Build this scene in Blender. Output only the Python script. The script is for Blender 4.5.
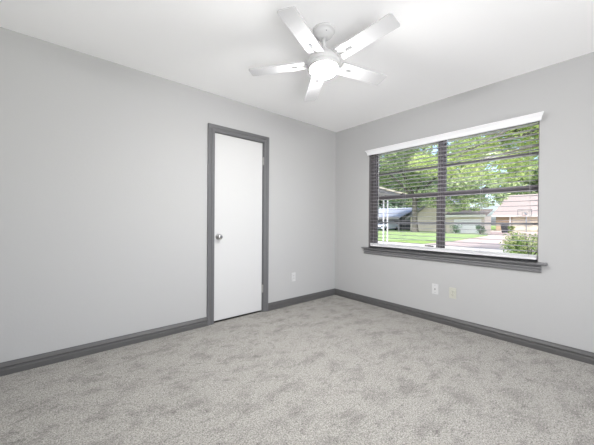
import bpy, bmesh, math, random
from mathutils import Vector, Matrix
PI = math.pi
S = bpy.context.scene
COL = S.collection
for o in list(bpy.data.objects):
    bpy.data.objects.remove(o)

# ------------------------------------------------------------------ camera
cam_d = bpy.data.cameras.new('camera')
cam_d.sensor_fit = 'HORIZONTAL'
cam_d.sensor_width = 36.0
cam_d.lens = 36.0 * 280.98 / 594.0
cam_d.clip_start = 0.02
cam_d.clip_end = 500
cam = bpy.data.objects.new('camera', cam_d)
COL.objects.link(cam)
S.camera = cam
yaw, pit, rol = 0.8648, -0.0047, 0.0072
fw = Vector((math.cos(yaw)*math.cos(pit), math.sin(yaw)*math.cos(pit), math.sin(pit)))
rt = Vector((math.sin(yaw), -math.cos(yaw), 0))
up = rt.cross(fw)
r2 = rt*math.cos(rol) + up*math.sin(rol)
u2 = up*math.cos(rol) - rt*math.sin(rol)
M = Matrix((( r2.x, u2.x, -fw.x, -3.1883), (r2.y, u2.y, -fw.y, -2.8472), (r2.z, u2.z, -fw.z, 1.0991), (0, 0, 0, 1)))
cam.matrix_world = M

# ------------------------------------------------------------------ world, sun, exposure
S.view_settings.view_transform = 'Standard'
S.view_settings.look = 'None'
S.view_settings.gamma = 1.0
S.view_settings.use_curve_mapping = False
S.view_settings.exposure = 0.44
S.cycles.diffuse_bounces = 8
S.cycles.max_bounces = 14
S.cycles.transparent_max_bounces = 16
W = bpy.data.worlds.new('sky')
S.world = W
W.use_nodes = True
wn = W.node_tree.nodes
wn.clear()
wo = wn.new('ShaderNodeOutputWorld')
wb = wn.new('ShaderNodeBackground')
sk = wn.new('ShaderNodeTexSky')
sk.sky_type = 'NISHITA'
sk.sun_disc = False
sk.sun_elevation = math.radians(52)
sk.sun_rotation = math.radians(250)
sk.air_density = 0.7
sk.dust_density = 3.5
sk.ozone_density = 0.6
wb.inputs['Strength'].default_value = 0.44
W.node_tree.links.new(sk.outputs[0], wb.inputs['Color'])
W.node_tree.links.new(wb.outputs[0], wo.inputs['Surface'])

sun_d = bpy.data.lights.new('sun', 'SUN')
sun_d.energy = 2.1
sun_d.angle = math.radians(3)
sun_d.color = (1.0, 0.96, 0.9)
sun = bpy.data.objects.new('sun', sun_d)
COL.objects.link(sun)
sun.rotation_euler = Vector((0.62, -0.28, -0.85)).to_track_quat('-Z', 'Y').to_euler()

# fill light added outside the made-up rear window, out of view
wl_d = bpy.data.lights.new('rear_fill_light', 'AREA')
wl_d.shape = 'RECTANGLE'
wl_d.size = 3.1
wl_d.size_y = 1.7
wl_d.energy = 38
wl_d.color = (0.985, 0.99, 1.0)
wl = bpy.data.objects.new('rear_fill_light', wl_d)
COL.objects.link(wl)
wl.location = (-2.1, -6.42, 1.32)
wl.rotation_euler = Vector((0.0, 1, 0.35)).to_track_quat('-Z', 'Z').to_euler()

# added fill light aimed at the ceiling, standing in for the photographer's flash
bf_d = bpy.data.lights.new('bounce_fill', 'AREA')
bf_d.shape = 'DISK'
bf_d.size = 1.6
bf_d.energy = 34
bf_d.spread = math.radians(125)
bf_d.color = (0.99, 0.99, 1.0)
bf = bpy.data.objects.new('bounce_fill', bf_d)
COL.objects.link(bf)
bf.location = (-3.3, -4.3, 0.45)
bf.rotation_euler = Vector((2.2, 3.2, 3.2)).to_track_quat('-Z', 'Y').to_euler()

LAMP = 300.0      # strength of the fan lamp's glass

# ------------------------------------------------------------------ materials
def srgb(r, g, b):
    f = lambda c: (c/255/12.92) if c/255 <= 0.04045 else ((c/255+0.055)/1.055)**2.4
    return (f(r), f(g), f(b), 1.0)

def mat(name, col, rough=0.6, metal=0.0, spec=0.5, var=0.0, vscale=8.0, bump=0.0, bscale=200.0, bdist=0.002):
    m = bpy.data.materials.new(name)
    m.use_nodes = True
    nt = m.node_tree
    b = nt.nodes['Principled BSDF']
    b.inputs['Roughness'].default_value = rough
    b.inputs['Metallic'].default_value = metal
    b.inputs['Specular IOR Level'].default_value = spec
    b.inputs['Base Color'].default_value = col
    tc = nt.nodes.new('ShaderNodeTexCoord')
    if var > 0:
        n = nt.nodes.new('ShaderNodeTexNoise')
        n.inputs['Scale'].default_value = vscale
        n.inputs['Detail'].default_value = 5
        r = nt.nodes.new('ShaderNodeValToRGB')
        r.color_ramp.elements[0].position = 0.3
        r.color_ramp.elements[1].position = 0.7
        r.color_ramp.elements[0].color = tuple(c*(1-var) for c in col[:3]) + (1,)
        r.color_ramp.elements[1].color = tuple(min(1, c*(1+var)) for c in col[:3]) + (1,)
        nt.links.new(tc.outputs['Object'], n.inputs['Vector'])
        nt.links.new(n.outputs['Fac'], r.inputs['Fac'])
        nt.links.new(r.outputs[0], b.inputs['Base Color'])
    if bump > 0:
        n = nt.nodes.new('ShaderNodeTexNoise')
        n.inputs['Scale'].default_value = bscale
        n.inputs['Detail'].default_value = 3
        bp = nt.nodes.new('ShaderNodeBump')
        bp.inputs['Strength'].default_value = bump
        bp.inputs['Distance'].default_value = bdist
        nt.links.new(tc.outputs['Object'], n.inputs['Vector'])
        nt.links.new(n.outputs['Fac'], bp.inputs['Height'])
        nt.links.new(bp.outputs[0], b.inputs['Normal'])
    return m

def leaf_mat(name, cols, trans=0.35):
    m = bpy.data.materials.new(name)
    m.use_nodes = True
    nt = m.node_tree
    nt.nodes.clear()
    out = nt.nodes.new('ShaderNodeOutputMaterial')
    g = nt.nodes.new('ShaderNodeNewGeometry')
    r = nt.nodes.new('ShaderNodeValToRGB')
    els = r.color_ramp.elements
    for i, c in enumerate(cols):
        p = i/(len(cols)-1)
        e = els[0] if i == 0 else (els[1] if i == len(cols)-1 else els.new(p))
        e.position = p
    for e, c in zip(sorted(els, key=lambda q: q.position), cols):
        e.color = c
    d = nt.nodes.new('ShaderNodeBsdfDiffuse')
    t = nt.nodes.new('ShaderNodeBsdfTranslucent')
    mx = nt.nodes.new('ShaderNodeMixShader')
    mx.inputs[0].default_value = trans
    nt.links.new(g.outputs['Random Per Island'], r.inputs['Fac'])
    nt.links.new(r.outputs[0], d.inputs['Color'])
    nt.links.new(r.outputs[0], t.inputs['Color'])
    nt.links.new(d.outputs[0], mx.inputs[1])
    nt.links.new(t.outputs[0], mx.inputs[2])
    nt.links.new(mx.outputs[0], out.inputs['Surface'])
    return m

def carpet_mat():
    m = bpy.data.materials.new('carpet')
    m.use_nodes = True
    nt = m.node_tree
    L = nt.links
    b = nt.nodes['Principled BSDF']
    b.inputs['Roughness'].default_value = 0.95
    b.inputs['Specular IOR Level'].default_value = 0.1
    tc = nt.nodes.new('ShaderNodeTexCoord')
    def noise(scale, detail=3, rough=0.5, dist=0.0, vec=None):
        n = nt.nodes.new('ShaderNodeTexNoise')
        n.inputs['Scale'].default_value = scale
        n.inputs['Detail'].default_value = detail
        n.inputs['Roughness'].default_value = rough
        n.inputs['Distortion'].default_value = dist
        L.new(vec or tc.outputs['Object'], n.inputs['Vector'])
        return n.outputs['Fac']
    def ramp(f, p0, p1, c0, c1):
        r = nt.nodes.new('ShaderNodeValToRGB')
        r.color_ramp.elements[0].position = p0
        r.color_ramp.elements[1].position = p1
        r.color_ramp.elements[0].color = (c0, c0, c0, 1)
        r.color_ramp.elements[1].color = (c1, c1, c1, 1)
        L.new(f, r.inputs['Fac'])
        return r.outputs[0]
    def mul(a, c):
        x = nt.nodes.new('ShaderNodeMix')
        x.data_type = 'RGBA'
        x.blend_type = 'MULTIPLY'
        x.inputs['Factor'].default_value = 1
        L.new(a, x.inputs['A'])
        L.new(c, x.inputs['B'])
        return x.outputs['Result']
    base = nt.nodes.new('ShaderNodeRGB')
    base.outputs[0].default_value = CARPET
    # scuffs where the pile leans another way: stretched patches
    mp = nt.nodes.new('ShaderNodeMapping')
    mp.inputs['Rotation'].default_value = (0, 0, 0.75)
    mp.inputs['Scale'].default_value = (1.0, 1.5, 1)
    L.new(tc.outputs['Object'], mp.inputs['Vector'])
    scuff = ramp(noise(5.0, 8, 0.7, 0.2, mp.outputs[0]), 0.36, 0.52, 0.76, 1.03)
    scuff2 = ramp(noise(13, 6, 0.65, 0.3, mp.outputs[0]), 0.33, 0.43, 0.72, 1.0)
    mid = ramp(noise(45, 3, 0.7), 0.3, 0.7, 0.84, 1.12)
    fine = ramp(noise(125, 5, 0.85), 0.38, 0.60, 0.40, 1.46)
    c = mul(mul(mul(mul(base.outputs[0], scuff), scuff2), mid), fine)
    L.new(c, b.inputs['Base Color'])
    bp = nt.nodes.new('ShaderNodeBump')
    bp.inputs['Strength'].default_value = 0.7
    bp.inputs['Distance'].default_value = 0.006
    L.new(noise(140, 3, 0.7), bp.inputs['Height'])
    L.new(bp.outputs[0], b.inputs['Normal'])
    return m

def glass_mat():
    m = bpy.data.materials.new('pane_glass')
    m.use_nodes = True
    nt = m.node_tree
    nt.nodes.clear()
    out = nt.nodes.new('ShaderNodeOutputMaterial')
    fr = nt.nodes.new('ShaderNodeFresnel')
    fr.inputs['IOR'].default_value = 1.12
    t = nt.nodes.new('ShaderNodeBsdfTransparent')
    t.inputs[0].default_value = (0.97, 0.985, 0.975, 1)
    g = nt.nodes.new('ShaderNodeBsdfGlossy')
    g.inputs['Roughness'].default_value = 0.1
    mx = nt.nodes.new('ShaderNodeMixShader')
    nt.links.new(fr.outputs[0], mx.inputs[0])
    nt.links.new(t.outputs[0], mx.inputs[1])
    nt.links.new(g.outputs[0], mx.inputs[2])
    nt.links.new(mx.outputs[0], out.inputs['Surface'])
    return m

def lamp_mat():
    m = bpy.data.materials.new('lit_lamp_glass')
    m.use_nodes = True
    nt = m.node_tree
    nt.nodes.clear()
    out = nt.nodes.new('ShaderNodeOutputMaterial')
    e = nt.nodes.new('ShaderNodeEmission')
    e.inputs['Color'].default_value = (1.0, 0.994, 0.988, 1)
    e.inputs['Strength'].default_value = LAMP
    nt.links.new(e.outputs[0], out.inputs['Surface'])
    return m

CARPET = srgb(168, 165, 160)
M_WALL = mat('wall_paint', srgb(185, 185, 185), 0.75, spec=0.25, bump=0.25, bscale=55, bdist=0.002)
M_CEIL = mat('ceiling_paint', srgb(251, 251, 251), 0.9, spec=0.1, bump=0.2, bscale=90)
M_TRIM = mat('grey_trim_paint', srgb(102, 102, 104), 0.42)
M_SILL = mat('lit_grey_trim_paint', srgb(122, 122, 124), 0.4)  # trim paint made lighter: light on the stool's top put into the colour
M_BASE = mat('grey_baseboard_paint', srgb(88, 87, 87), 0.45)
M_DOOR = mat('white_door_paint', srgb(208, 208, 208), 0.45, spec=0.3)
M_DARK = mat('dark_gap', srgb(30, 28, 26), 0.9)
M_CHROME = mat('satin_chrome', srgb(190, 190, 190), 0.22, metal=1.0)
M_HINGE = mat('hinge_metal', srgb(172, 171, 168), 0.4, metal=0.5)
M_BRONZE = mat('bronze_window_frame', srgb(124, 119, 123), 0.4)
M_BAR_LIT = mat('lit_glazing_bar', srgb(190, 190, 196), 0.4)  # lower glazing bars only: their lit look is put into the colour
M_BRONZE_D = mat('dark_bronze_metal', srgb(40, 37, 38), 0.45)
M_JAMB = mat('window_reveal_paint', srgb(118, 115, 116), 0.6)
M_SLAT = mat('blind_slat', srgb(170, 167, 172), 0.5)
M_BLIND = mat('blind_white', srgb(240, 240, 242), 0.45)
M_CORD = mat('blind_cord', srgb(205, 205, 205), 0.8)
M_FAN = mat('fan_white', srgb(196, 196, 197), 0.6, spec=0.2)
M_FANH = mat('fan_white_metal', srgb(208, 208, 208), 0.45, spec=0.3)
M_FANG = mat('fan_grey_plate', srgb(100, 100, 100), 0.5)
M_LAMP = lamp_mat()
M_PLW = mat('white_plastic', srgb(208, 208, 208), 0.35)
M_PLC = mat('cream_plastic', srgb(196, 196, 185), 0.35)
M_SLOT = mat('socket_slot', srgb(110, 108, 100), 0.6)
M_GLASS = glass_mat()
M_CARPET = carpet_mat()

# ------------------------------------------------------------------ mesh helpers
class MB:
    def __init__(self):
        self.v = []
        self.f = []
        self.sm = []
    def add(self, vs, fs, smooth=False):
        n = len(self.v)
        self.v += [tuple(v) for v in vs]
        self.f += [tuple(i+n for i in f) for f in fs]
        self.sm += [smooth]*len(fs)
        return self
    def box(self, x0, x1, y0, y1, z0, z1, mtx=None):
        vs = [Vector((x, y, z)) for x in (x0, x1) for y in (y0, y1) for z in (z0, z1)]
        if mtx: vs = [mtx @ v for v in vs]
        return self.add(vs, [(0,1,3,2), (4,6,7,5), (0,4,5,1), (2,3,7,6), (0,2,6,4), (1,5,7,3)])
    def rbox(self, x0, x1, y0, y1, z0, z1, r=0.003, seg=2, mtx=None):
        bm = bmesh.new()
        bmesh.ops.create_cube(bm, size=1)
        for v in bm.verts:
            v.co = Vector(((x0+x1)/2 + v.co.x*(x1-x0), (y0+y1)/2 + v.co.y*(y1-y0), (z0+z1)/2 + v.co.z*(z1-z0)))
        bmesh.ops.bevel(bm, geom=bm.edges[:], offset=r, segments=seg, profile=0.5, affect='EDGES')
        bm.verts.index_update()
        vs = [v.co.copy() for v in bm.verts]
        if mtx: vs = [mtx @ v for v in vs]
        fs = [[v.index for v in f.verts] for f in bm.faces]
        bm.free()
        return self.add(vs, fs)
    def ring(self, loops, closed_loop=True, caps=True, smooth=True):
        """loops: list of equal-length vertex lists"""
        n = len(loops[0]); vs = [p for l in loops for p in l]; fs = []
        m = n if closed_loop else n-1
        for i in range(len(loops)-1):
            for j in range(m):
                a = i*n+j; b = i*n+(j+1) % n
                fs.append((a, b, b+n, a+n))
        k = len(self.v)
        self.add(vs, fs, smooth)
        if caps:
            self.f.append(tuple(k+i for i in range(n))[::-1]); self.sm.append(False)
            e = k+(len(loops)-1)*n
            self.f.append(tuple(e+i for i in range(n))); self.sm.append(False)
        return self
    def tube(self, pts, r, seg=10, caps=True):
        pts = [Vector(p) for p in pts]
        rs = r if isinstance(r, (list, tuple)) else [r]*len(pts)
        loops = []
        for i, p in enumerate(pts):
            d = (pts[min(i+1, len(pts)-1)] - pts[max(i-1, 0)]).normalized()
            a = Vector((0, 0, 1)) if abs(d.z) < 0.9 else Vector((1, 0, 0))
            u = d.cross(a).normalized(); w = d.cross(u)
            loops.append([p + rs[i]*(u*math.cos(t*2*PI/seg) + w*math.sin(t*2*PI/seg)) for t in range(seg)])
        return self.ring(loops, True, caps)
    def lathe(self, prof, c=(0, 0, 0), axis='Z', seg=32, smooth=True):
        """prof: (radius, height) pairs"""
        c = Vector(c); loops = []
        for r, h in prof:
            r = max(r, 1e-4)
            l = []
            for t in range(seg):
                a, b = r*math.cos(t*2*PI/seg), r*math.sin(t*2*PI/seg)
                l.append(c + (Vector((a, b, h)) if axis == 'Z' else Vector((a, h, b)) if axis == 'Y' else Vector((h, a, b))))
            loops.append(l)
        return self.ring(loops, True, True, smooth)
    def prism(self, poly, fn, a, b):
        """poly: 2D outline, fn(u, v, t) -> 3D, extruded from t=a to t=b"""
        l0 = [Vector(fn(u, v, a)) for u, v in poly]
        l1 = [Vector(fn(u, v, b)) for u, v in poly]
        return self.ring([l0, l1], True, True, False)
    def build(self, name, m, parent=None, loc=None):
        me = bpy.data.meshes.new(name)
        me.from_pydata(self.v, [], self.f)
        me.polygons.foreach_set('use_smooth', self.sm)
        bm = bmesh.new(); bm.from_mesh(me)
        if len(bm.faces) < 4000:
            bmesh.ops.recalc_face_normals(bm, faces=bm.faces[:])
        bm.to_mesh(me); bm.free()
        me.materials.append(m)
        me.update()
        o = bpy.data.objects.new(name, me)
        COL.objects.link(o)
        if parent:
            o.parent = parent
            bpy.context.view_layer.update()
            o.matrix_parent_inverse = parent.matrix_world.inverted()
        return o

def tag(o, label, cat, group=None, kind=None):
    o['label'] = label
    o['category'] = cat
    if group: o['group'] = group
    if kind: o['kind'] = kind
    return o

def root(name, loc, label, cat, group=None, kind=None):
    o = bpy.data.objects.new(name, None)
    o.empty_display_size = 0.1
    COL.objects.link(o)
    o.location = loc
    bpy.context.view_layer.update()
    return tag(o, label, cat, group, kind)

# ------------------------------------------------------------------ room shell
XW, YS, H = -3.95, -6.20, 2.44
OY0, OY1, OZ0, OZ1 = -2.350, -0.593, 0.745, 2.036         # window opening in the right wall
DX0, DX1, DZ = -1.927, -1.292, 2.046                      # door opening in the left wall
tag(MB().box(XW-0.2, 0.0, YS-0.2, 0.14, -0.12, 0).build('floor', M_CARPET), 'grey cut pile carpet with darker scuffed patches', 'carpet', kind='structure')
tag(MB().box(XW-0.2, 0.18, YS-0.2, 0.14, H, H+0.25).build('ceiling', M_CEIL), 'flat white ceiling above the fan', 'ceiling', kind='structure')
mb = MB()
mb.box(XW-0.2, DX0, 0, 0.14, 0, H).box(DX1, 0.18, 0, 0.14, 0, H).box(DX0, DX1, 0, 0.14, DZ, H)
tag(mb.build('wall_left', M_WALL), 'light grey wall with the white door', 'wall', kind='structure')
mb = MB()
mb.box(0, 0.18, OY1, 0, -0.12, H).box(0, 0.18, YS-0.2, OY0, -0.12, H).box(0, 0.18, OY0, OY1, -0.12, OZ0).box(0, 0.18, OY0, OY1, OZ1, H)
tag(mb.build('wall_right', M_WALL), 'light grey wall with the blinds and window', 'wall', kind='structure')
RX0, RX1, RZ0, RZ1 = -3.7, -0.5, 0.45, 2.2
mb = MB()
mb.box(XW, RX0, YS-0.2, YS, 0, H).box(RX1, 0, YS-0.2, YS, 0, H).box(RX0, RX1, YS-0.2, YS, 0, RZ0).box(RX0, RX1, YS-0.2, YS, RZ1, H)
tag(mb.build('wall_back', M_WALL), 'light grey wall behind the photographer', 'wall', kind='structure')
tag(MB().box(XW-0.2, XW, YS-0.2, 0, 0, H).build('wall_side', M_WALL), 'light grey wall beside the photographer', 'wall', kind='structure')
# second window added behind the camera, unseen, to go with the rear fill light
w2 = root('added_window', ((RX0+RX1)/2, YS, RZ0), 'unseen bronze framed window added behind the photographer for fill light', 'window', kind='structure')
mb = MB()
for a, b, c, d in ((RX0, RX0+.05, RZ0, RZ1), (RX1-.05, RX1, RZ0, RZ1), (RX0+.05, RX1-.05, RZ0, RZ0+.05), (RX0+.05, RX1-.05, RZ1-.05, RZ1), (-2.02, -1.98, RZ0+.05, RZ1-.05)):
    mb.box(a, b, YS-.08, YS-.03, c, d)
mb.build('window_frame', M_BRONZE, w2)

# baseboards
BP = [(0, 0), (.021, 0), (.021, .036), (.019, .040), (.011, .045), (.009, .050), (.009, .054), (.017, .057), (.018, .061), (.015, .065), (.005, .083), (.004, .0896), (0, .0896)]
def base_left(name, x0, x1, label):
    loops = []
    for x, mit in ((x0, 0), (x1, 1 if x1 == 0 else 0)):
        loops.append([Vector((x - (d if mit else 0), -d, z)) for d, z in BP])
    return tag(MB().ring(loops, True, True, False).build(name, M_BASE), label, 'baseboard', kind='structure')
base_left('baseboard_left', XW, -1.9957, 'dark grey moulded baseboard left of the door')
base_left('baseboard_corner', -1.2286, 0, 'short dark grey baseboard between door and corner')
loops = [[Vector((-d, 0 - d, z)) for d, z in BP], [Vector((-d, YS, z)) for d, z in BP]]
tag(MB().ring(loops, True, True, False).build('baseboard_right', M_BASE), 'dark grey moulded baseboard under the window', 'baseboard', kind='structure')

# ------------------------------------------------------------------ door
door = root('door_1', ((DX0+DX1)/2, 0, 0), 'plain white flush door in a dark grey casing', 'door', kind='structure')
CP = [(-.004, 0), (-.004, .011), (.006, .014), (.026, .014), (.030, .010), (.034, .014), (.046, .017), (.062, .020), (.069, .020), (.069, 0)]
loops = []
for cx, cz, ox, oz in ((DX0, 0, -1, 0), (DX0, DZ, -1, 1), (DX1, DZ, 1, 1), (DX1, 0, 1, 0)):
    loops.append([Vector((cx + ox*w*(1 if cx == DX0 else 0.92), -d, cz + oz*w)) for w, d in CP])
MB().ring(loops, True, True, False).build('casing', M_TRIM, door)
mb = MB()
mb.box(DX0, DX0+.012, .0, .14, 0, DZ).box(DX1-.010, DX1, .0, .14, 0, DZ).box(DX0+.012, DX1-.010, 0, .14, DZ-.006, DZ)
mb.box(DX0+.012, DX0+.024, .052, .075, 0, DZ-.006).box(DX1-.022, DX1-.010, .052, .075, 0, DZ-.006)
mb.build('jamb', M_TRIM, door)
SX0, SX1, SY = DX0+.014, DX1-.013, .012
MB().rbox(SX0, SX1, SY, SY+.035, .020, DZ-.010, .0015).build('slab', M_DOOR, door)
MB().box(DX0+.012, DX1-.010, .016, .14, .0, .004).build('gap_shade_strip', M_DARK, door)  # near-black strip, the shade under the slab put into its colour
MB().box(DX0, DX1, .125, .139, .004, DZ-.006).build('closet_backing', M_DARK, door)
# knob: rosette, neck and ball
kx, kz = -1.868, .925
mb = MB().lathe([(.001, SY), (.030, SY), (.031, SY-.003), (.028, SY-.007), (.014, SY-.010), (.011, SY-.020), (.012, SY-.028), (.020, SY-.034), (.0265, SY-.044), (.0275, SY-.052), (.024, SY-.061), (.014, SY-.066), (.001, SY-.067)], (kx, 0, kz), 'Y', 28)
kn = mb.build('door_knob', M_CHROME, door)
MB().rbox(kx-.008, kx+.002, SY-.069, SY-.066, kz-.002, kz+.002, .0005).build('lock_button', M_DARK, kn)
for z0, z1 in ((1.772, 1.862), (.236, .326)):
    mb = MB()
    for k in range(5):
        h = (z1-z0)/5
        mb.lathe([(.001, z0+k*h+.0005), (.0062, z0+k*h+.0005), (.0062, z0+(k+1)*h-.0005), (.001, z0+(k+1)*h-.0005)], (SX1+.004, -.004, 0), 'Z', 14)
    mb.lathe([(.001, z1), (.0045, z1), (.004, z1+.005), (.001, z1+.007)], (SX1+.004, -.004, 0), 'Z', 12)
    mb.box(SX1-.002, SX1+.010, .0, .011, z0, z1)
    mb.build('hinge', M_HINGE, door)

# ------------------------------------------------------------------ window with frame, sashes, panes
win = root('window_1', (0.09, (OY0+OY1)/2, OZ0), 'dark bronze double window behind white blinds', 'window', kind='structure')
mb = MB()   # painted reveal lining the opening
mb.box(.002, .075, OY1-.006, OY1, OZ0, OZ1).box(.002, .075, OY0, OY0+.006, OZ0, OZ1).box(.002, .075, OY0+.006, OY1-.006, OZ1-.006, OZ1)
mb.build('reveal', M_JAMB, win)
FX0, FX1 = .075, .135
ML, MR = -1.466, -1.518
FL, FR, FT = .060, .004, .012
mb = MB()
mb.box(FX0, FX1, OY1-FL, OY1, OZ0, OZ1).box(FX0, FX1, OY0, OY0+FR, OZ0, OZ1)
mb.box(FX0, FX1, OY0+FR, OY1-FL, OZ1-FT, OZ1).box(FX0, FX1, OY0+FR, OY1-FL, OZ0, OZ0+.035)
mb.box(FX0-.006, FX1, MR, ML, OZ0+.035, OZ1-FT)
mb.box(FX0-.012, FX0-.006, (MR+ML)/2-.010, (MR+ML)/2+.010, OZ0+.035, OZ1-FT)
mb.build('window_frame', M_BRONZE, win)
for ya, yb in ((OY0+FR, MR), (ML, OY1-FL)):
    for z0, z1, xf, mz in ((OZ0+.035, 1.436, .082, 1.09), (1.390, OZ1-FT, .106, 1.735)):
        s = .018
        tr = .050 if z0 < 1 else .014
        mb = MB()
        mb.box(xf, xf+.022, ya, ya+(s if ya > -2 else .006), z0, z1).box(xf, xf+.022, yb-s, yb, z0, z1)
        ya2 = ya+(s if ya > -2 else .006)
        mb.box(xf, xf+.022, ya2, yb-s, z0, z0+.030).box(xf, xf+.022, ya2, yb-s, z1-tr, z1)
        sash = mb.build('sash', M_BRONZE, win)
        MB().box(xf-.002, xf+.018, ya2, yb-s, mz-.010, mz+.010).build('glazing_bar', M_BAR_LIT if z0 < 1 else M_BRONZE, sash)
        for a, b in ((z0+.030, mz-.010), (mz+.010, z1-tr)):
            MB().box(xf+.009, xf+.013, ya2, yb-s, a, b).build('pane', M_GLASS, sash)
def latch(y0, y1, z, h):
    mb = MB().rbox(.066, .084, y0, y1, z, z+h, .003)
    mb.rbox(.060, .072, y0+(y1-y0)*.25, y0+(y1-y0)*.55, z+h*.4, z+h*1.25, .002)
    return mb
latch(-1.066, -1.012, 1.436, .016).build('sash_lock', M_BRONZE_D, win)
latch(-1.950, -1.895, 1.436, .016).build('sash_lock', M_BRONZE_D, win)
latch(-1.422, -1.322, .818, .012).build('sash_lift', M_BRONZE_D, win)

# stool and apron
mb = MB()
SP = [(.074, .0), (.074, -.022), (0, -.022), (-.045, -.022), (-.052, -.018), (-.055, -.011), (-.052, -.004), (-.045, 0)]
mb.ring([[Vector((x, y, .757+z)) for x, z in SP] for y in (OY0+.003, OY1-.003)], True, True, False)
SP2 = [(0, 0), (0, -.022), (-.040, -.022), (-.050, -.018), (-.055, -.011), (-.052, -.004), (-.045, 0)]
lo = []
for y, k in ((-2.412, 0), (OY0+.003, 1), (OY1-.003, 1), (-.515, 0)):
    lo.append([Vector((x, y, .757+z)) for x, z in SP2])
mb.ring(lo, True, True, False)
AP = [(0, 0), (-.014, 0), (-.014, -.012), (-.026, -.020), (-.028, -.026), (-.026, -.030), (-.014, -.034), (-.013, -.040), (-.020, -.048), (-.020, -.056), (-.012, -.068), (0, -.068)]
wt = root('window_stool', (0, (OY0+OY1)/2, .70), 'dark grey window stool and moulded apron below the blinds', 'window sill', kind='structure')
wt.name = 'trim_1'
mb.build('stool', M_SILL, wt)
MB().ring([[Vector((x, y, .735+z)) for x, z in AP] for y in (-2.373, -.531)], True, True, False).build('apron', M_SILL, wt)

# ------------------------------------------------------------------ blind
bl = root('window_blind', (.03, (OY0+OY1)/2, OZ1), 'white horizontal slat blind with crown valance, slats open', 'blind')
VP = [(-.002, 0), (-.078, 0), (-.080, -.006), (-.074, -.014), (-.062, -.030), (-.056, -.046), (-.054, -.058), (-.050, -.063), (-.046, -.063), (-.046, -.052), (-.052, -.034), (-.066, -.010), (-.002, -.008)]
lo = []
zt = 2.040
for y, s in ((-2.352, -1), (-.620, 1)):
    lo.append([Vector((x, y + s*(-x-.030)*.75, zt+z)) for x, z in VP])
MB().ring(lo, True, True, False).build('valance', M_BLIND, bl)
YA, YB = OY0+.012, OY1-.022
MB().rbox(.004, .056, YA, YB, 2.000, 2.034, .002).build('headrail', M_BLIND, bl)
mb = MB()
N = 26
zs = [.846 + i*(1.972-.846)/(N-1) for i in range(N)]
for z in zs:
    prof = []
    for k in range(7):
        u = -.025 + .05*k/6
        prof.append((u, .0022*(1-(u/.025)**2) + .0013))
    for k in range(6, -1, -1):
        u = -.025 + .05*k/6
        prof.append((u, .0022*(1-(u/.025)**2) - .0013))
    mb.ring([[Vector((.030+u, y, z+h+u*.01)) for u, h in prof] for y in (YA, YB)], True, True, True)
mb.build('slats', M_SLAT, bl)
MB().rbox(.004, .056, YA, YB, .775, .795, .004).rbox(.005, .055, YA, YB, .797, .8015, .001).rbox(.005, .055, YA, YB, .8035, .808, .001).rbox(.005, .055, YA, YB, .8100, .8145, .001).build('bottom_rail', M_BLIND, bl)
for y in (-.672, -1.085, -1.497, -1.905, -2.285):
    mb = MB()
    for x in (.0035, .0565):
        mb.tube([(x, y, .80), (x, y, 2.005)], .0009, 5)
    for z in zs:
        mb.tube([(.0035, y, z-.002), (.0565, y, z-.002)], .0005, 4)
    mb.build('ladder_cord', M_CORD, bl)
MB().tube([(.003, -.745, 2.002), (-.004, -.745, 1.93), (-.004, -.747, 1.20)], .0035, 8).tube([(-.004, -.747, 1.20), (-.004, -.747, 1.12)], .005, 8).build('tilt_wand', M_CORD, bl)

# ------------------------------------------------------------------ wall plates
def plate_local(kind):
    """face toward -Y, centred at the origin in X and Z"""
    parts = []
    pl = MB().rbox(-.035, .035, -.006, 0, -.0575, .0575, .0025, 2)
    parts.append(('face_plate', pl, 0))
    if kind == 'duplex':
        for s in (1, -1):
            parts.append(('receptacle', MB().rbox(-.0165, .0165, -.0085, -.004, s*.0195-.0135, s*.0195+.0135, .006, 3), 1 if s > 0 else 2))
        parts.append(('screw', MB().lathe([(.001, -.004), (.003, -.004), (.003, -.0072), (.001, -.0076)], (0, 0, 0), 'Y', 12), 3))
    else:
        parts.append(('coax_jack', MB().lathe([(.001, -.004), (.0075, -.004), (.0075, -.008), (.0048, -.009), (.0048, -.017), (.001, -.017)], (0, 0, 0), 'Y', 18), 3))
        for s in (1, -1):
            parts.append(('screw', MB().lathe([(.001, -.004), (.003, -.004), (.003, -.0072), (.001, -.0076)], (0, 0, s*.042), 'Y', 12), 3))
    return parts
def place_plate(name, kind, loc, rz, m, label, group=None):
    r = root(name, loc, label, 'outlet' if kind == 'duplex' else 'wall plate', group)
    R = Matrix.Translation(Vector(loc)) @ Matrix.Rotation(rz, 4, 'Z')
    for n, mb, k in plate_local(kind):
        mb.v = [tuple(R @ Vector(v)) for v in mb.v]
        o = mb.build(n, M_CHROME if k == 3 else m, r)
        if n == 'receptacle':
            s = 1 if k == 1 else -1
            for nm, x0, x1, z0, z1 in (('slot', -.0075, -.0050, -.001, .007), ('slot', .0050, .0075, -.001, .006), ('slot', -.0025, .0025, -.009, -.0045)):
                b = MB().box(x0, x1, -.0090, -.0080, s*.0195+z0, s*.0195+z1)
                b.v = [tuple(R @ Vector(v)) for v in b.v]
                b.build(nm, M_SLOT, o)
place_plate('outlet', 'duplex', (-.818, 0, .364), 0, M_PLW, 'small white power outlet on the wall between door and corner')
place_plate('cable_plate', 'coax', (0, -1.478, .360), -PI/2, M_PLW, 'white cable plate under the window, left of the cream outlet')
place_plate('outlet', 'duplex', (0, -1.659, .350), -PI/2, M_PLC, 'cream duplex outlet on the wall below the window')

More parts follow.
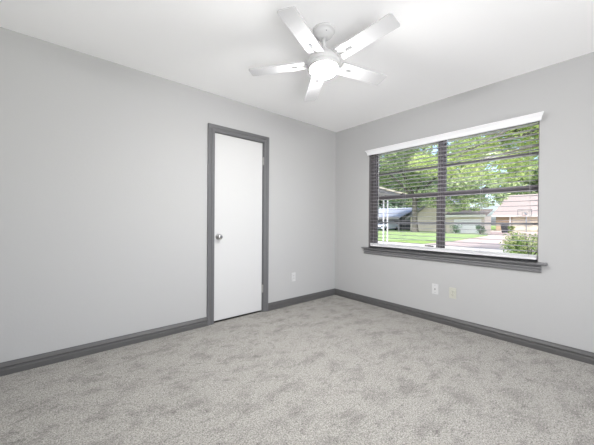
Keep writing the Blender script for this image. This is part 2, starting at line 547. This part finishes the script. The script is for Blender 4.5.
# ------------------------------------------------------------------ ceiling fan
FXc, FYc, FZ = -1.769, -1.459, 2.209
TILT = Matrix.Translation((FXc, FYc, FZ)) @ Vector((0, 0, 1)).rotation_difference(Vector((.019, .069, 1))).to_matrix().to_4x4() @ Matrix.Translation((-FXc, -FYc, -FZ))
def tilted(mb):
    mb.v = [tuple(TILT @ Vector(v)) for v in mb.v]
    return mb
fan = root('ceiling_fan', (FXc, FYc, H), 'white five blade ceiling fan with a lit round lamp', 'ceiling fan')
c = (FXc, FYc, 0)
cn = MB().lathe([(.001, 2.44), (.078, 2.44), (.078, 2.428), (.074, 2.424), (.071, 2.424), (.066, 2.408), (.056, 2.396), (.050, 2.394), (.044, 2.386), (.024, 2.378), (.001, 2.378)], c, 'Z', 40).build('canopy', M_FANH, fan)
for a in (1.2, 4.2):
    MB().lathe([(.001, 0), (.0035, 0), (.0035, .003), (.001, .004)], (FXc+.060*math.cos(a), FYc+.060*math.sin(a), 2.399), 'Z', 10).build('screw', M_FANG, cn)
MB().tube([(FXc, FYc, 2.385), (FXc, FYc, 2.285)], .0125, 16).lathe([(.001, 2.31), (.022, 2.31), (.026, 2.29), (.030, 2.272), (.001, 2.272)], c, 'Z', 24).build('downrod', M_FANH, fan)
tilted(MB().lathe([(.001, 2.280), (.050, 2.278), (.082, 2.262), (.097, 2.245), (.100, 2.228), (.114, 2.224), (.117, 2.216), (.117, 2.192), (.113, 2.187), (.106, 2.185), (.105, 2.166), (.101, 2.162), (.0955, 2.162), (.0945, 2.168), (.001, 2.168)], c, 'Z', 48)).build('motor_housing', M_FANH, fan)
tilted(MB().lathe([(.001, 2.165), (.092, 2.165), (.0935, 2.156), (.088, 2.145), (.076, 2.136), (.060, 2.129), (.040, 2.124), (.020, 2.121), (.001, 2.120)], c, 'Z', 48)).build('lamp_diffuser', M_LAMP, fan)
R0, RS, R1, HW, SW = .132, .185, .536, .056, .0085
for k in range(5):
    a = math.radians(-158.3 + 72*k)
    T = TILT @ Matrix.Translation((FXc, FYc, FZ)) @ Matrix.Rotation(a, 4, 'Z') @ Matrix.Rotation(math.radians(-9), 4, 'X')
    out = [(R0, -HW), (R1-.012, -HW), (R1-.003, -HW+.003), (R1, -HW+.012), (R1, HW-.012), (R1-.003, HW-.003), (R1-.012, HW), (R0, HW), (R0, SW), (RS, SW), (RS+.006, 0), (RS, -SW), (R0, -SW)]
    mb = MB()
    t = .0035
    bmq = bmesh.new()
    vb = [bmq.verts.new(T @ Vector((x, y, -t))) for x, y in out]
    f = bmq.faces.new(vb)
    ex = bmesh.ops.extrude_face_region(bmq, geom=[f])
    up_v = (T.to_3x3() @ Vector((0, 0, 1))) * 2*t
    for e in ex['geom']:
        if isinstance(e, bmesh.types.BMVert): e.co += up_v
    bmesh.ops.triangulate(bmq, faces=[q for q in bmq.faces if len(q.verts) > 4])
    bmq.verts.index_update()
    mb.add([v.co.copy() for v in bmq.verts], [[v.index for v in q.verts] for q in bmq.faces])
    bmq.free()
    bo = mb.build('blade', M_FAN, fan)
    MB().rbox(.100, RS+.05, -.0065, .0065, .0045, .0085, .001, 1, T).rbox(RS, RS+.07, -.030, .030, .0036, .0065, .001, 1, T).build('blade_arm', M_FANH, bo)
    MB().rbox(RS+.002, RS+.046, -.011, .011, -.0068, -.0030, .0025, 2, T).build('screw_plate', M_FANG, bo)

# ================================================================== outside
GZ = -0.15
M_GRASS = mat('lawn_grass', srgb(132, 152, 106), 0.9, spec=0.1, var=0.25, vscale=1.2)
M_GRASSN = mat('front_yard_grass', srgb(134, 156, 92), 0.9, spec=0.1, var=0.25, vscale=2)
M_CONC = mat('pale_concrete', srgb(196, 188, 184), 0.85, var=0.06, vscale=0.8)
M_DRIVE = mat('pinkish_concrete', srgb(182, 164, 158), 0.85, var=0.06, vscale=0.6)
M_WALK = mat('white_concrete_walk', srgb(222, 219, 216), 0.85, var=0.04, vscale=1.5)
M_SIDE = mat('cream_siding', srgb(198, 189, 176), 0.8, var=0.04, vscale=3)
M_BRICK = mat('tan_brick', srgb(160, 140, 122), 0.85, var=0.12, vscale=9)
M_ROOFG = mat('grey_shingles', srgb(160, 164, 178), 0.9, var=0.08, vscale=6)
M_ROOFP = mat('pale_pink_shingles', srgb(144, 134, 132), 0.9, var=0.07, vscale=5)
M_ROOFB = mat('brown_shingles', srgb(140, 130, 124), 0.9, var=0.1, vscale=5)
M_WHITE = mat('white_house_paint', srgb(222, 222, 224), 0.6)
M_GREYP = mat('grey_fascia_paint', srgb(120, 118, 122), 0.7)
M_SHADE = mat('shaded_carport_wall', srgb(96, 98, 104), 0.8)  # carport back wall, darkened in colour for the shade under its roof
M_BARK = mat('bark', srgb(98, 95, 90), 0.9, var=0.25, vscale=6, bump=0.6, bscale=14, bdist=.05)
M_BLK = mat('black_plastic', srgb(58, 62, 68), 0.6)
M_CARW = mat('silver_car_paint', srgb(206, 212, 224), 0.3)
M_TYRE = mat('tyre', srgb(28, 28, 30), 0.8)
M_CGL = mat('car_glass', srgb(60, 70, 84), 0.1)
M_HOOP = mat('hoop_frame_paint', srgb(84, 86, 98), 0.6)
M_POLE = mat('blue_grey_pole', srgb(150, 160, 176), 0.5)
M_RED = mat('rim_orange', srgb(190, 90, 60), 0.5)

tag(MB().box(.18, 160, -90, 120, GZ-.2, GZ).build('ground', M_GRASSN), 'grassy ground outside around the house', 'ground', kind='structure')
def slab(name, pts, z, m, label, cat):
    mb = MB().prism(pts, lambda u, v, t: (u, v, t), GZ, z)
    return tag(mb.build(name, m), label, cat, kind='structure')
slab('street', [(7.2, .35), (12.4, .35), (12.4, 110), (7.2, 110)], GZ+.02, M_CONC, 'pale concrete street beyond the front yard', 'street')
slab('front_walk', [(1.5, -12), (6.3, -12), (6.3, 40), (1.5, 40)], GZ+.03, M_WALK, 'bright concrete forecourt just outside the window', 'pavement')
slab('driveway', [(16.0, 4.4), (12.4, 4.6), (12.4, -9), (46.6, -9), (46.6, 10.6), (27.1, 5.5)], GZ+.025, M_DRIVE, 'pinkish concrete driveway of the house on the right', 'driveway')
slab('lawn', [(16.0, 4.4), (27.1, 5.5), (46.6, 10.6), (46.6, 60), (12.5, 60), (12.5, 8.0)], GZ+.05, M_GRASS, 'bright green front lawn across the street', 'lawn')

def gable_house(name, x0, x1, y0, y1, zw, zr, ridge, over, mw, mr, label, mg=None):
    """walls and a solid pitched roof; ridge 'y' runs across the view, 'x' puts a gable towards us"""
    r = root(name, (x0, (y0+y1)/2, GZ), label, 'house')
    mb = MB()
    if ridge == 'y':
        xm = (x0+x1)/2
        mb.prism([(x0, GZ), (x1, GZ), (x1, zw), (xm, zr-.15), (x0, zw)], lambda u, v, t: (u, t, v), y0, y1)
        wo_ = mb.build('walls', mw, r)
        k = (zr-zw)/(xm-x0); e = over
        pr = [(x0-e, zw-k*e), (xm, zr), (x1+e, zw-k*e), (x1+e, zw-k*e-.16), (xm, zr-.17), (x0-e, zw-k*e-.16)]
        rf = MB().prism(pr, lambda u, v, t: (u, t, v), y0-.4, y1+.4).build('roof', mr, r)
        MB().box(x0-e-.03, x0-e, y0-.4, y1+.4, zw-k*e-.20, zw-k*e+.01).build('fascia', M_WHITE if mr is M_ROOFP else M_GREYP, rf)
    else:
        ym = (y0+y1)/2
        mb.prism([(y0, GZ), (y1, GZ), (y1, zw), (ym, zr-.15), (y0, zw)], lambda u, v, t: (t, u, v), x0, x1)
        wo_ = mb.build('walls', mw, r)
        k = (zr-zw)/(y1-ym); e = over
        pr = [(y0-e, zw-k*e), (ym, zr), (y1+e, zw-k*e), (y1+e, zw-k*e-.18), (ym, zr-.2), (y0-e, zw-k*e-.18)]
        rf = MB().prism(pr, lambda u, v, t: (t, u, v), x0-.5, x1).build('roof', mr, r)
        pr = [(y0-e, zw-k*e+.02), (ym, zr+.02), (y1+e, zw-k*e+.02), (y1+e, zw-k*e-.22), (ym, zr-.26), (y0-e, zw-k*e-.22)]
        MB().prism(pr, lambda u, v, t: (t, u, v), x0-.54, x0-.5).build('rake_board', M_GREYP, rf)
    return r
def panel_door(parent, x, y0, y1, z1, m, rows=4, cols=4, name='garage_door'):
    mb = MB().box(x-.04, x, y0, y1, GZ+.03, z1)
    hh = (z1-GZ-.03)/rows; ww = (y1-y0)/cols
    for i in range(rows):
        for j in range(cols):
            mb.box(x-.07, x-.04, y0+ww*j+ww*.1, y0+ww*(j+1)-ww*.1, GZ+.03+hh*i+hh*.15, GZ+.03+hh*(i+1)-hh*.15)
    return mb.build(name, m, parent)
def house_window(parent, x, y0, y1, z0, z1):
    mb = MB().box(x-.06, x, y0-.08, y0, z0-.08, z1+.08).box(x-.06, x, y1, y1+.08, z0-.08, z1+.08).box(x-.06, x, y0, y1, z0-.08, z0).box(x-.06, x, y0, y1, z1, z1+.08).box(x-.05, x, (y0+y1)/2-.03, (y0+y1)/2+.03, z0, z1)
    f = mb.build('window', M_WHITE, parent)
    MB().box(x-.025, x-.005, y0, y1, z0, z1).build('pane', M_CGL, f)

# house with the gable, behind the trunk
hA = gable_house('gabled_house', 33.5, 36.5, 8.2, 16.3, 1.9, 4.6, 'x', .5, M_SIDE, M_ROOFG, 'cream gabled house with a white garage door, behind the big trunk')
MB().box(31.2, 33.4, 6.9, 10.7, GZ, 1.78).build('garage_walls', M_SIDE, hA)
MB().prism([(30.8, 1.72), (33.3, 2.5), (33.3, 2.62), (30.8, 1.90)], lambda u, v, t: (u, t, v), 6.7, 10.9).build('garage_roof', M_ROOFB, hA)
MB().box(30.76, 30.8, 6.7, 10.9, 1.66, 1.93).build('fascia', M_WHITE, hA)
panel_door(hA, 31.2, 7.2, 9.9, 1.45, M_WHITE)
# its low wing with a carport, left
wing = root('carport_wing', (32, 20.5, GZ), 'low grey roofed carport left of the cream gabled house', 'carport')
pr = [(31.6, 1.72), (36.8, 3.25), (42, 1.72), (42, 1.56), (36.8, 3.09), (31.6, 1.56)]
rf = MB().prism(pr, lambda u, v, t: (u, t, v), 16.95, 27).build('roof', M_ROOFG, wing)
MB().box(31.57, 31.6, 16.95, 27, 1.44, 1.73).build('fascia', M_GREYP, rf)
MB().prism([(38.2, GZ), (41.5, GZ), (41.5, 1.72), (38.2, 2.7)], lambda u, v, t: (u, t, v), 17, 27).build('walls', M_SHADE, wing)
for y in (17.1, 20.9, 24.6):
    MB().box(32.0, 32.15, y, y+.15, GZ, 1.72).build('post', M_GREYP, wing)
# house on the right
hR = gable_house('pale_roof_house', 47, 63, -8, 9.9, 2.45, 5.75, 'y', .7, M_BRICK, M_ROOFP, 'house with a broad pale pinkish roof at the right')
panel_door(hR, 47, 4.4, 7.9, 2.1, M_SIDE)
MB().box(46.9, 47.0, 8.05, 8.25, GZ, 2.3).build('corner_board', M_WHITE, hR)

# our own porch corner left of the window: sloping roof edge on a pair of white posts
po = root('porch', (6, 2.9, GZ), 'sloping porch roof edge on two slim white posts', 'porch')
prf = MB().prism([(2.2, 2.42), (6.85, 2.13), (6.85, 2.00), (2.2, 2.29)], lambda u, v, t: (u, t, v), 2.62, 5.2).build('roof', M_GREYP, po)
MB().prism([(2.2, 2.465), (6.9, 2.17), (6.9, 2.12), (2.2, 2.415)], lambda u, v, t: (u, t, v), 2.55, 5.2).build('drip_edge', M_SIDE, prf)
for x, y in ((5.90, 2.93), (6.02, 2.84)):
    MB().rbox(x-.020, x+.020, y-.020, y+.020, GZ+.03, 2.10, .004).rbox(x-.05, x+.05, y-.05, y+.05, GZ+.03, GZ+.07, .004).build('post', M_WHITE, po)

# car under the carport, front towards us
car = root('car', (33, 19.4, GZ), 'small silver car parked in front of the carport', 'car')
def cb(u, v, t): return (31.0+u, 18.9+t, GZ+v)
prof = [(0, .30), (0, .62), (.12, .74), (1.0, .86), (1.65, 1.30), (2.9, 1.34), (3.7, .95), (4.2, .90), (4.25, .30)]
lo = []
for t, k in ((0, .93), (.12, 1), (1.53, 1), (1.65, .93)):
    lo.append([Vector(cb(2.1+(u-2.1)*k, .3+(v-.3)*k, t)) for u, v in prof])
MB().ring(lo, True, True, False).build('body', M_CARW, car)
MB().prism([(1.04, .90), (1.08, .92), (1.66, 1.27), (1.62, 1.28)], cb, .18, 1.47).build('windscreen', M_CGL, car)
MB().box(30.96, 31.0, 19.25, 20.2, GZ+.34, GZ+.52).build('grille', M_BLK, car)
for t in (.12, 1.28):
    MB().rbox(30.97, 31.08, 18.9+t, 18.9+t+.26, GZ+.52, GZ+.66, .02).build('headlight', M_CGL, car)
for u in (.75, 3.4):
    for t in (0, 1.47):
        MB().lathe([(.001, t), (.27, t), (.30, t+.03), (.30, t+.15), (.27, t+.18), (.001, t+.18)], (31.0+u, 18.9, GZ+.30), 'Y', 20).build('wheel', M_TYRE, car)

# trash bin by the driveway
tb = root('trash_bin', (36.8, 6.4, GZ), 'dark wheeled trash bin beside the pink driveway', 'bin')
MB().ring([[Vector((36.8+sx*k, 6.4+sy*k, z)) for sx, sy in ((-1, -1), (1, -1), (1, 1), (-1, 1))] for k, z in ((.27, GZ+.1), (.36, GZ+1.0))], True, True, False).build('bin_body', M_BLK, tb)
MB().rbox(36.40, 37.2, 6.02, 6.78, GZ+1.0, GZ+1.09, .03).build('lid', M_BLK, tb)
for y in (6.08, 6.64):
    MB().lathe([(.001, 0), (.12, 0), (.12, .07), (.001, .07)], (37.05, y, GZ+.145), 'Y', 16).build('wheel', M_TYRE, tb)

# basketball hoop
bh = root('basketball_hoop', (50, 6.7, GZ), 'basketball hoop with outlined backboard in front of the pale roof', 'basketball hoop')
bh.location = (46.0, 6.05, GZ)
bpy.context.view_layer.update()
X = 45.5
mb = MB()
for a, b, c_, d in ((5.45, 5.50, 2.0, 2.95), (6.95, 7.0, 2.0, 2.95), (5.5, 6.95, 2.0, 2.05), (5.5, 6.95, 2.90, 2.95), (5.95, 5.98, 2.15, 2.5), (6.47, 6.5, 2.15, 2.5), (5.98, 6.47, 2.47, 2.5)):
    mb.box(X, X+.04, a, b, c_, d)
bf = mb.build('backboard_frame', M_HOOP, bh)
MB().box(X+.012, X+.028, 5.5, 6.95, 2.05, 2.90).build('backboard', M_GLASS, bf)
MB().tube([(X+1.0, 6.22, GZ), (X+1.0, 6.22, 1.9), (X+.75, 6.22, 2.35), (X+.04, 6.22, 2.45)], .07, 10).build('pole', M_POLE, bh)
MB().tube([(X-.25+.23*math.cos(t*PI/10), 6.22+.23*math.sin(t*PI/10), 2.12) for t in range(21)], .012, 6, False).build('rim', M_RED, bh)

# ---- trees
def leaves(mb_v, mb_f, rng, blobs, n, size, shell=0.55):
    vol = [b[3]*b[4]*b[5] for b in blobs]
    tot = sum(v**0.67 for v in vol)
    for b, v in zip(blobs, vol):
        k = int(n*(v**0.67)/tot)
        for _ in range(k):
            d = Vector((rng.gauss(0, 1), rng.gauss(0, 1), rng.gauss(0, 1))).normalized()
            r = shell + (1.04-shell)*rng.random()**0.6
            p = Vector((b[0]+d.x*b[3]*r, b[1]+d.y*b[4]*r, b[2]+d.z*b[5]*r))
            s = size*rng.uniform(.6, 1.3)
            u = Vector((rng.gauss(0, 1), rng.gauss(0, 1), rng.gauss(0, .5))).normalized()
            w = u.cross(Vector((rng.gauss(0, .5), rng.gauss(0, .5), 1))).normalized()
            q = u.cross(w)*s*.12
            i = len(mb_v)
            mb_v += [p-u*s*.5, p+w*s*.28+q, p+u*s*.5, p-w*s*.28+q]
            mb_f += [(i, i+1, i+2), (i, i+2, i+3)]
def crown(name, parent, seed, blobs, n, size, m, shell=.55):
    rng = random.Random(seed)
    v, f = [], []
    leaves(v, f, rng, blobs, n, size, shell)
    me = bpy.data.meshes.new(name)
    me.from_pydata([tuple(p) for p in v], [], f)
    me.materials.append(m)
    o = bpy.data.objects.new(name, me)
    COL.objects.link(o)
    if parent:
        o.parent = parent
        bpy.context.view_layer.update()
        o.matrix_parent_inverse = parent.matrix_world.inverted()
    return o
def blobs_in(rng, c, R, n, rmin, rmax):
    out = []
    for _ in range(n):
        d = Vector((rng.gauss(0, 1), rng.gauss(0, 1), rng.gauss(0, 1))).normalized()*rng.random()**.45
        r = rng.uniform(rmin, rmax)
        out.append((c[0]+d.x*R[0], c[1]+d.y*R[1], c[2]+d.z*R[2], r, r, r*.7))
    return out
ML1 = leaf_mat('bright_leaves', [srgb(140, 166, 98), srgb(188, 206, 128), srgb(222, 232, 168), srgb(110, 138, 84)], .45)
ML2 = leaf_mat('mid_leaves', [srgb(122, 146, 112), srgb(164, 184, 138), srgb(206, 218, 172), srgb(100, 124, 102)], .35)
ML3 = leaf_mat('blue_green_leaves', [srgb(118, 142, 124), srgb(150, 170, 148), srgb(132, 156, 124)], .3)
ML4 = leaf_mat('bush_leaves', [srgb(84, 124, 62), srgb(128, 160, 84), srgb(182, 186, 140), srgb(100, 132, 70)], .3)

# big neighbour's tree with the visible trunk
rng = random.Random(4)
t = root('shade_tree', (29.73, 13.76, GZ), 'large shade tree with a thick grey trunk on the lawn', 'tree')
mb = MB().tube([(29.73, 13.76, GZ+.0), (29.73, 13.76, GZ+.25), (29.72, 13.78, 1.2), (29.7, 13.8, 3.2), (29.6, 13.7, 4.3)], [.62, .40, .31, .30, .26], 14)
for q in ([(29.65, 13.75, 3.6), (29.0, 12.3, 5.0), (28.4, 10.4, 6.3), (28, 9, 7.4)], [(29.65, 13.75, 3.7), (29.8, 15.4, 5.6), (29.6, 17.2, 7.4)], [(29.6, 13.7, 4.1), (30.2, 13.2, 6.5), (30, 13.6, 9.5)], [(29.6, 13.7, 4.0), (27.8, 14, 6.2), (26.6, 14.4, 8)]):
    mb.tube(q, [.17, .13, .09, .05][:len(q)], 8)
mb.build('trunk', M_BARK, t)
bl_ = blobs_in(rng, (29.5, 13.2, 8.6), (5.6, 6.8, 4.6), 46, 1.1, 1.9) + [(28.5, 9.8, 4.5, 1.6, 1.6, .8), (28.6, 11.6, 4.3, 1.4, 1.5, .6), (29, 16.2, 4.4, 1.4, 1.6, .6), (28.3, 8.2, 4.9, 1.5, 1.4, 1.0)] + [(29, 11.0, 3.3, 1.2, 1.3, .7), (29, 9.2, 3.0, 1.3, 1.4, .8), (29, 7.2, 3.1, 1.2, 1.4, .8), (28.5, 5.6, 3.6, 1.2, 1.3, .9), (28.7, 8.2, 4.2, 1.3, 1.5, .8), (28.4, 6.2, 4.9, 1.3, 1.5, 1.0), (29, 15.6, 4.4, 1.2, 1.3, .6)]
crown('crown', t, 11, bl_, 28000, .36, ML2)

# yard tree right of the window: trunk out of view, boughs spread over the window
t = root('yard_tree', (10.6, -4.2, GZ), 'leafy yard tree whose boughs hang over the window at the right', 'tree')
mb = MB().tube([(10.6, -4.2, GZ), (10.6, -4.2, .2), (10.5, -4.1, 1.8), (10.3, -3.8, 3.4)], [.42, .28, .22, .19], 14)
for q, r in (([(10.3, -3.8, 3.2), (9.7, -2.4, 3.9), (9.3, -.8, 4.2), (9.3, .9, 4.1), (9.6, 2.6, 3.9)], [.13, .10, .07, .045, .02]),
          ([(9.7, -2.4, 3.9), (9.0, -1.4, 3.75), (8.5, -.2, 3.5), (8.3, .8, 3.3)], [.07, .05, .03, .012]),
          ([(9.3, -.8, 4.2), (10.2, .6, 4.9), (11.2, 2.2, 5.4), (12.0, 4, 5.7)], [.06, .05, .035, .02]),
          ([(10.3, -3.8, 3.3), (8.9, -2.9, 4.5), (7.8, -1.4, 4.5), (7.4, -.3, 3.9), (7.2, .9, 3.35)], [.12, .075, .05, .032, .012]),
          ([(7.8, -1.4, 4.5), (7.5, -.6, 4.45), (7.3, .5, 4.5)], [.035, .022, .008]),
          ([(7.4, -.3, 3.9), (7.2, .2, 3.9), (7.0, 1.0, 4.1)], [.02, .014, .006]),
          ([(10.3, -3.8, 3.3), (11.2, -3, 5.0), (11.8, -1.6, 6.6)], [.15, .10, .05]),
          ([(10.3, -3.8, 3.3), (10.4, -5, 5.2), (10.8, -6.4, 6.6)], [.15, .10, .05])):
    mb.tube(q, r, 8)
mb.build('trunk', M_BARK, t)
rng = random.Random(9)
bl_ = blobs_in(rng, (10.6, -.6, 5.0), (3.0, 4.4, 1.5), 44, .45, .9) + blobs_in(rng, (10.8, -4.2, 6.2), (2.6, 2.6, 1.8), 16, .6, 1.0) + blobs_in(rng, (10.5, 1.2, 3.9), (1.8, 2.8, .6), 18, .3, .6) + [(9.2, .5, 3.3, .9, 1.0, .6), (9.6, -.1, 3.0, .7, .8, .5), (10.2, 1.7, 3.5, .9, 1.0, .6), (9.8, .9, 3.9, .9, .9, .6), (10.4, 2.9, 3.8, .8, .9, .6)]
crown('crown', t, 12, bl_, 34000, .12, ML1, .3)

# background trees beyond the houses
BG = 'trees behind the houses across the street'
spots = [('leafy tree rising behind the carport roof', 51, 35, 8.5, 8.0, ML3), ('leafy tree rising behind the cream gable', 71, 34, 10, 9.0, ML2), ('leafy tree rising behind the garage end of the cream house', 51, 17.8, 8.5, 7.0, ML3),
         ('leafy tree behind the left end of the pale roof', 76, 12, 11, 8.6, ML2), ('leafy tree behind the right half of the pale roof', 76, -7.5, 11, 8.6, ML3)]
for i, (lb, x, y, zc, R, m) in enumerate(spots):
    rng = random.Random(30+i)
    t = root('background_tree', (x, y, GZ), lb, 'tree', BG)
    MB().tube([(x, y, GZ), (x, y, 3), (x, y, zc)], [.5, .35, .2], 10).build('trunk', M_BARK, t)
    bl_ = blobs_in(rng, (x, y, zc), (R*.8, R*.95, R*.95), 40, 1.4, 2.4)
    crown('crown', t, 40+i, bl_, 9000, .9, m)

# shrubs
def shrub(name, x, y, r, h, n, s, m, label, seed, group=None):
    rng = random.Random(seed)
    t = root(name, (x, y, GZ), label, 'shrub', group)
    mb = MB()
    for k in range(7):
        a = rng.uniform(0, 2*PI)
        mb.tube([(x, y, GZ), (x+r*.3*math.cos(a), y+r*.3*math.sin(a), GZ+h*.4), (x+r*.6*math.cos(a), y+r*.6*math.sin(a), GZ+h*.8)], [.02*h, .014*h, .006*h], 5)
    mb.build('stems', M_BARK, t)
    bl_ = []
    for _ in range(14):
        a = rng.uniform(0, 2*PI); q = r*.62*rng.random()**.5
        rr = r*rng.uniform(.3, .45)
        bl_.append((x+q*math.cos(a), y+q*math.sin(a), GZ+rng.uniform(.25, .78)*h, rr, rr, min(rr, h*.25)))
    crown('foliage', t, seed+1, bl_, n, s, m, .2)
shrub('yard_shrub', 8.9, -.75, .95, 1.10, 3200, .075, ML4, 'large green shrub close outside the lower right pane', 61)
shrub('yard_shrub', 7.2, -2.2, .6, .95, 2600, .07, ML4, 'pale leaved shrub at the right edge of the window', 63)
shrub('house_shrub', 30.0, 9.3, .7, 1.1, 500, .16, ML3, 'small dark shrub in front of the white garage door', 67)
shrub('house_shrub', 30.2, 7.0, .6, 1.2, 500, .16, ML3, 'brownish shrub at the right end of the white garage door', 69)
shrub('driveway_shrub', 33.5, 5.1, .45, 1.2, 400, .16, ML4, 'small shrub just right of the trash bin', 71)
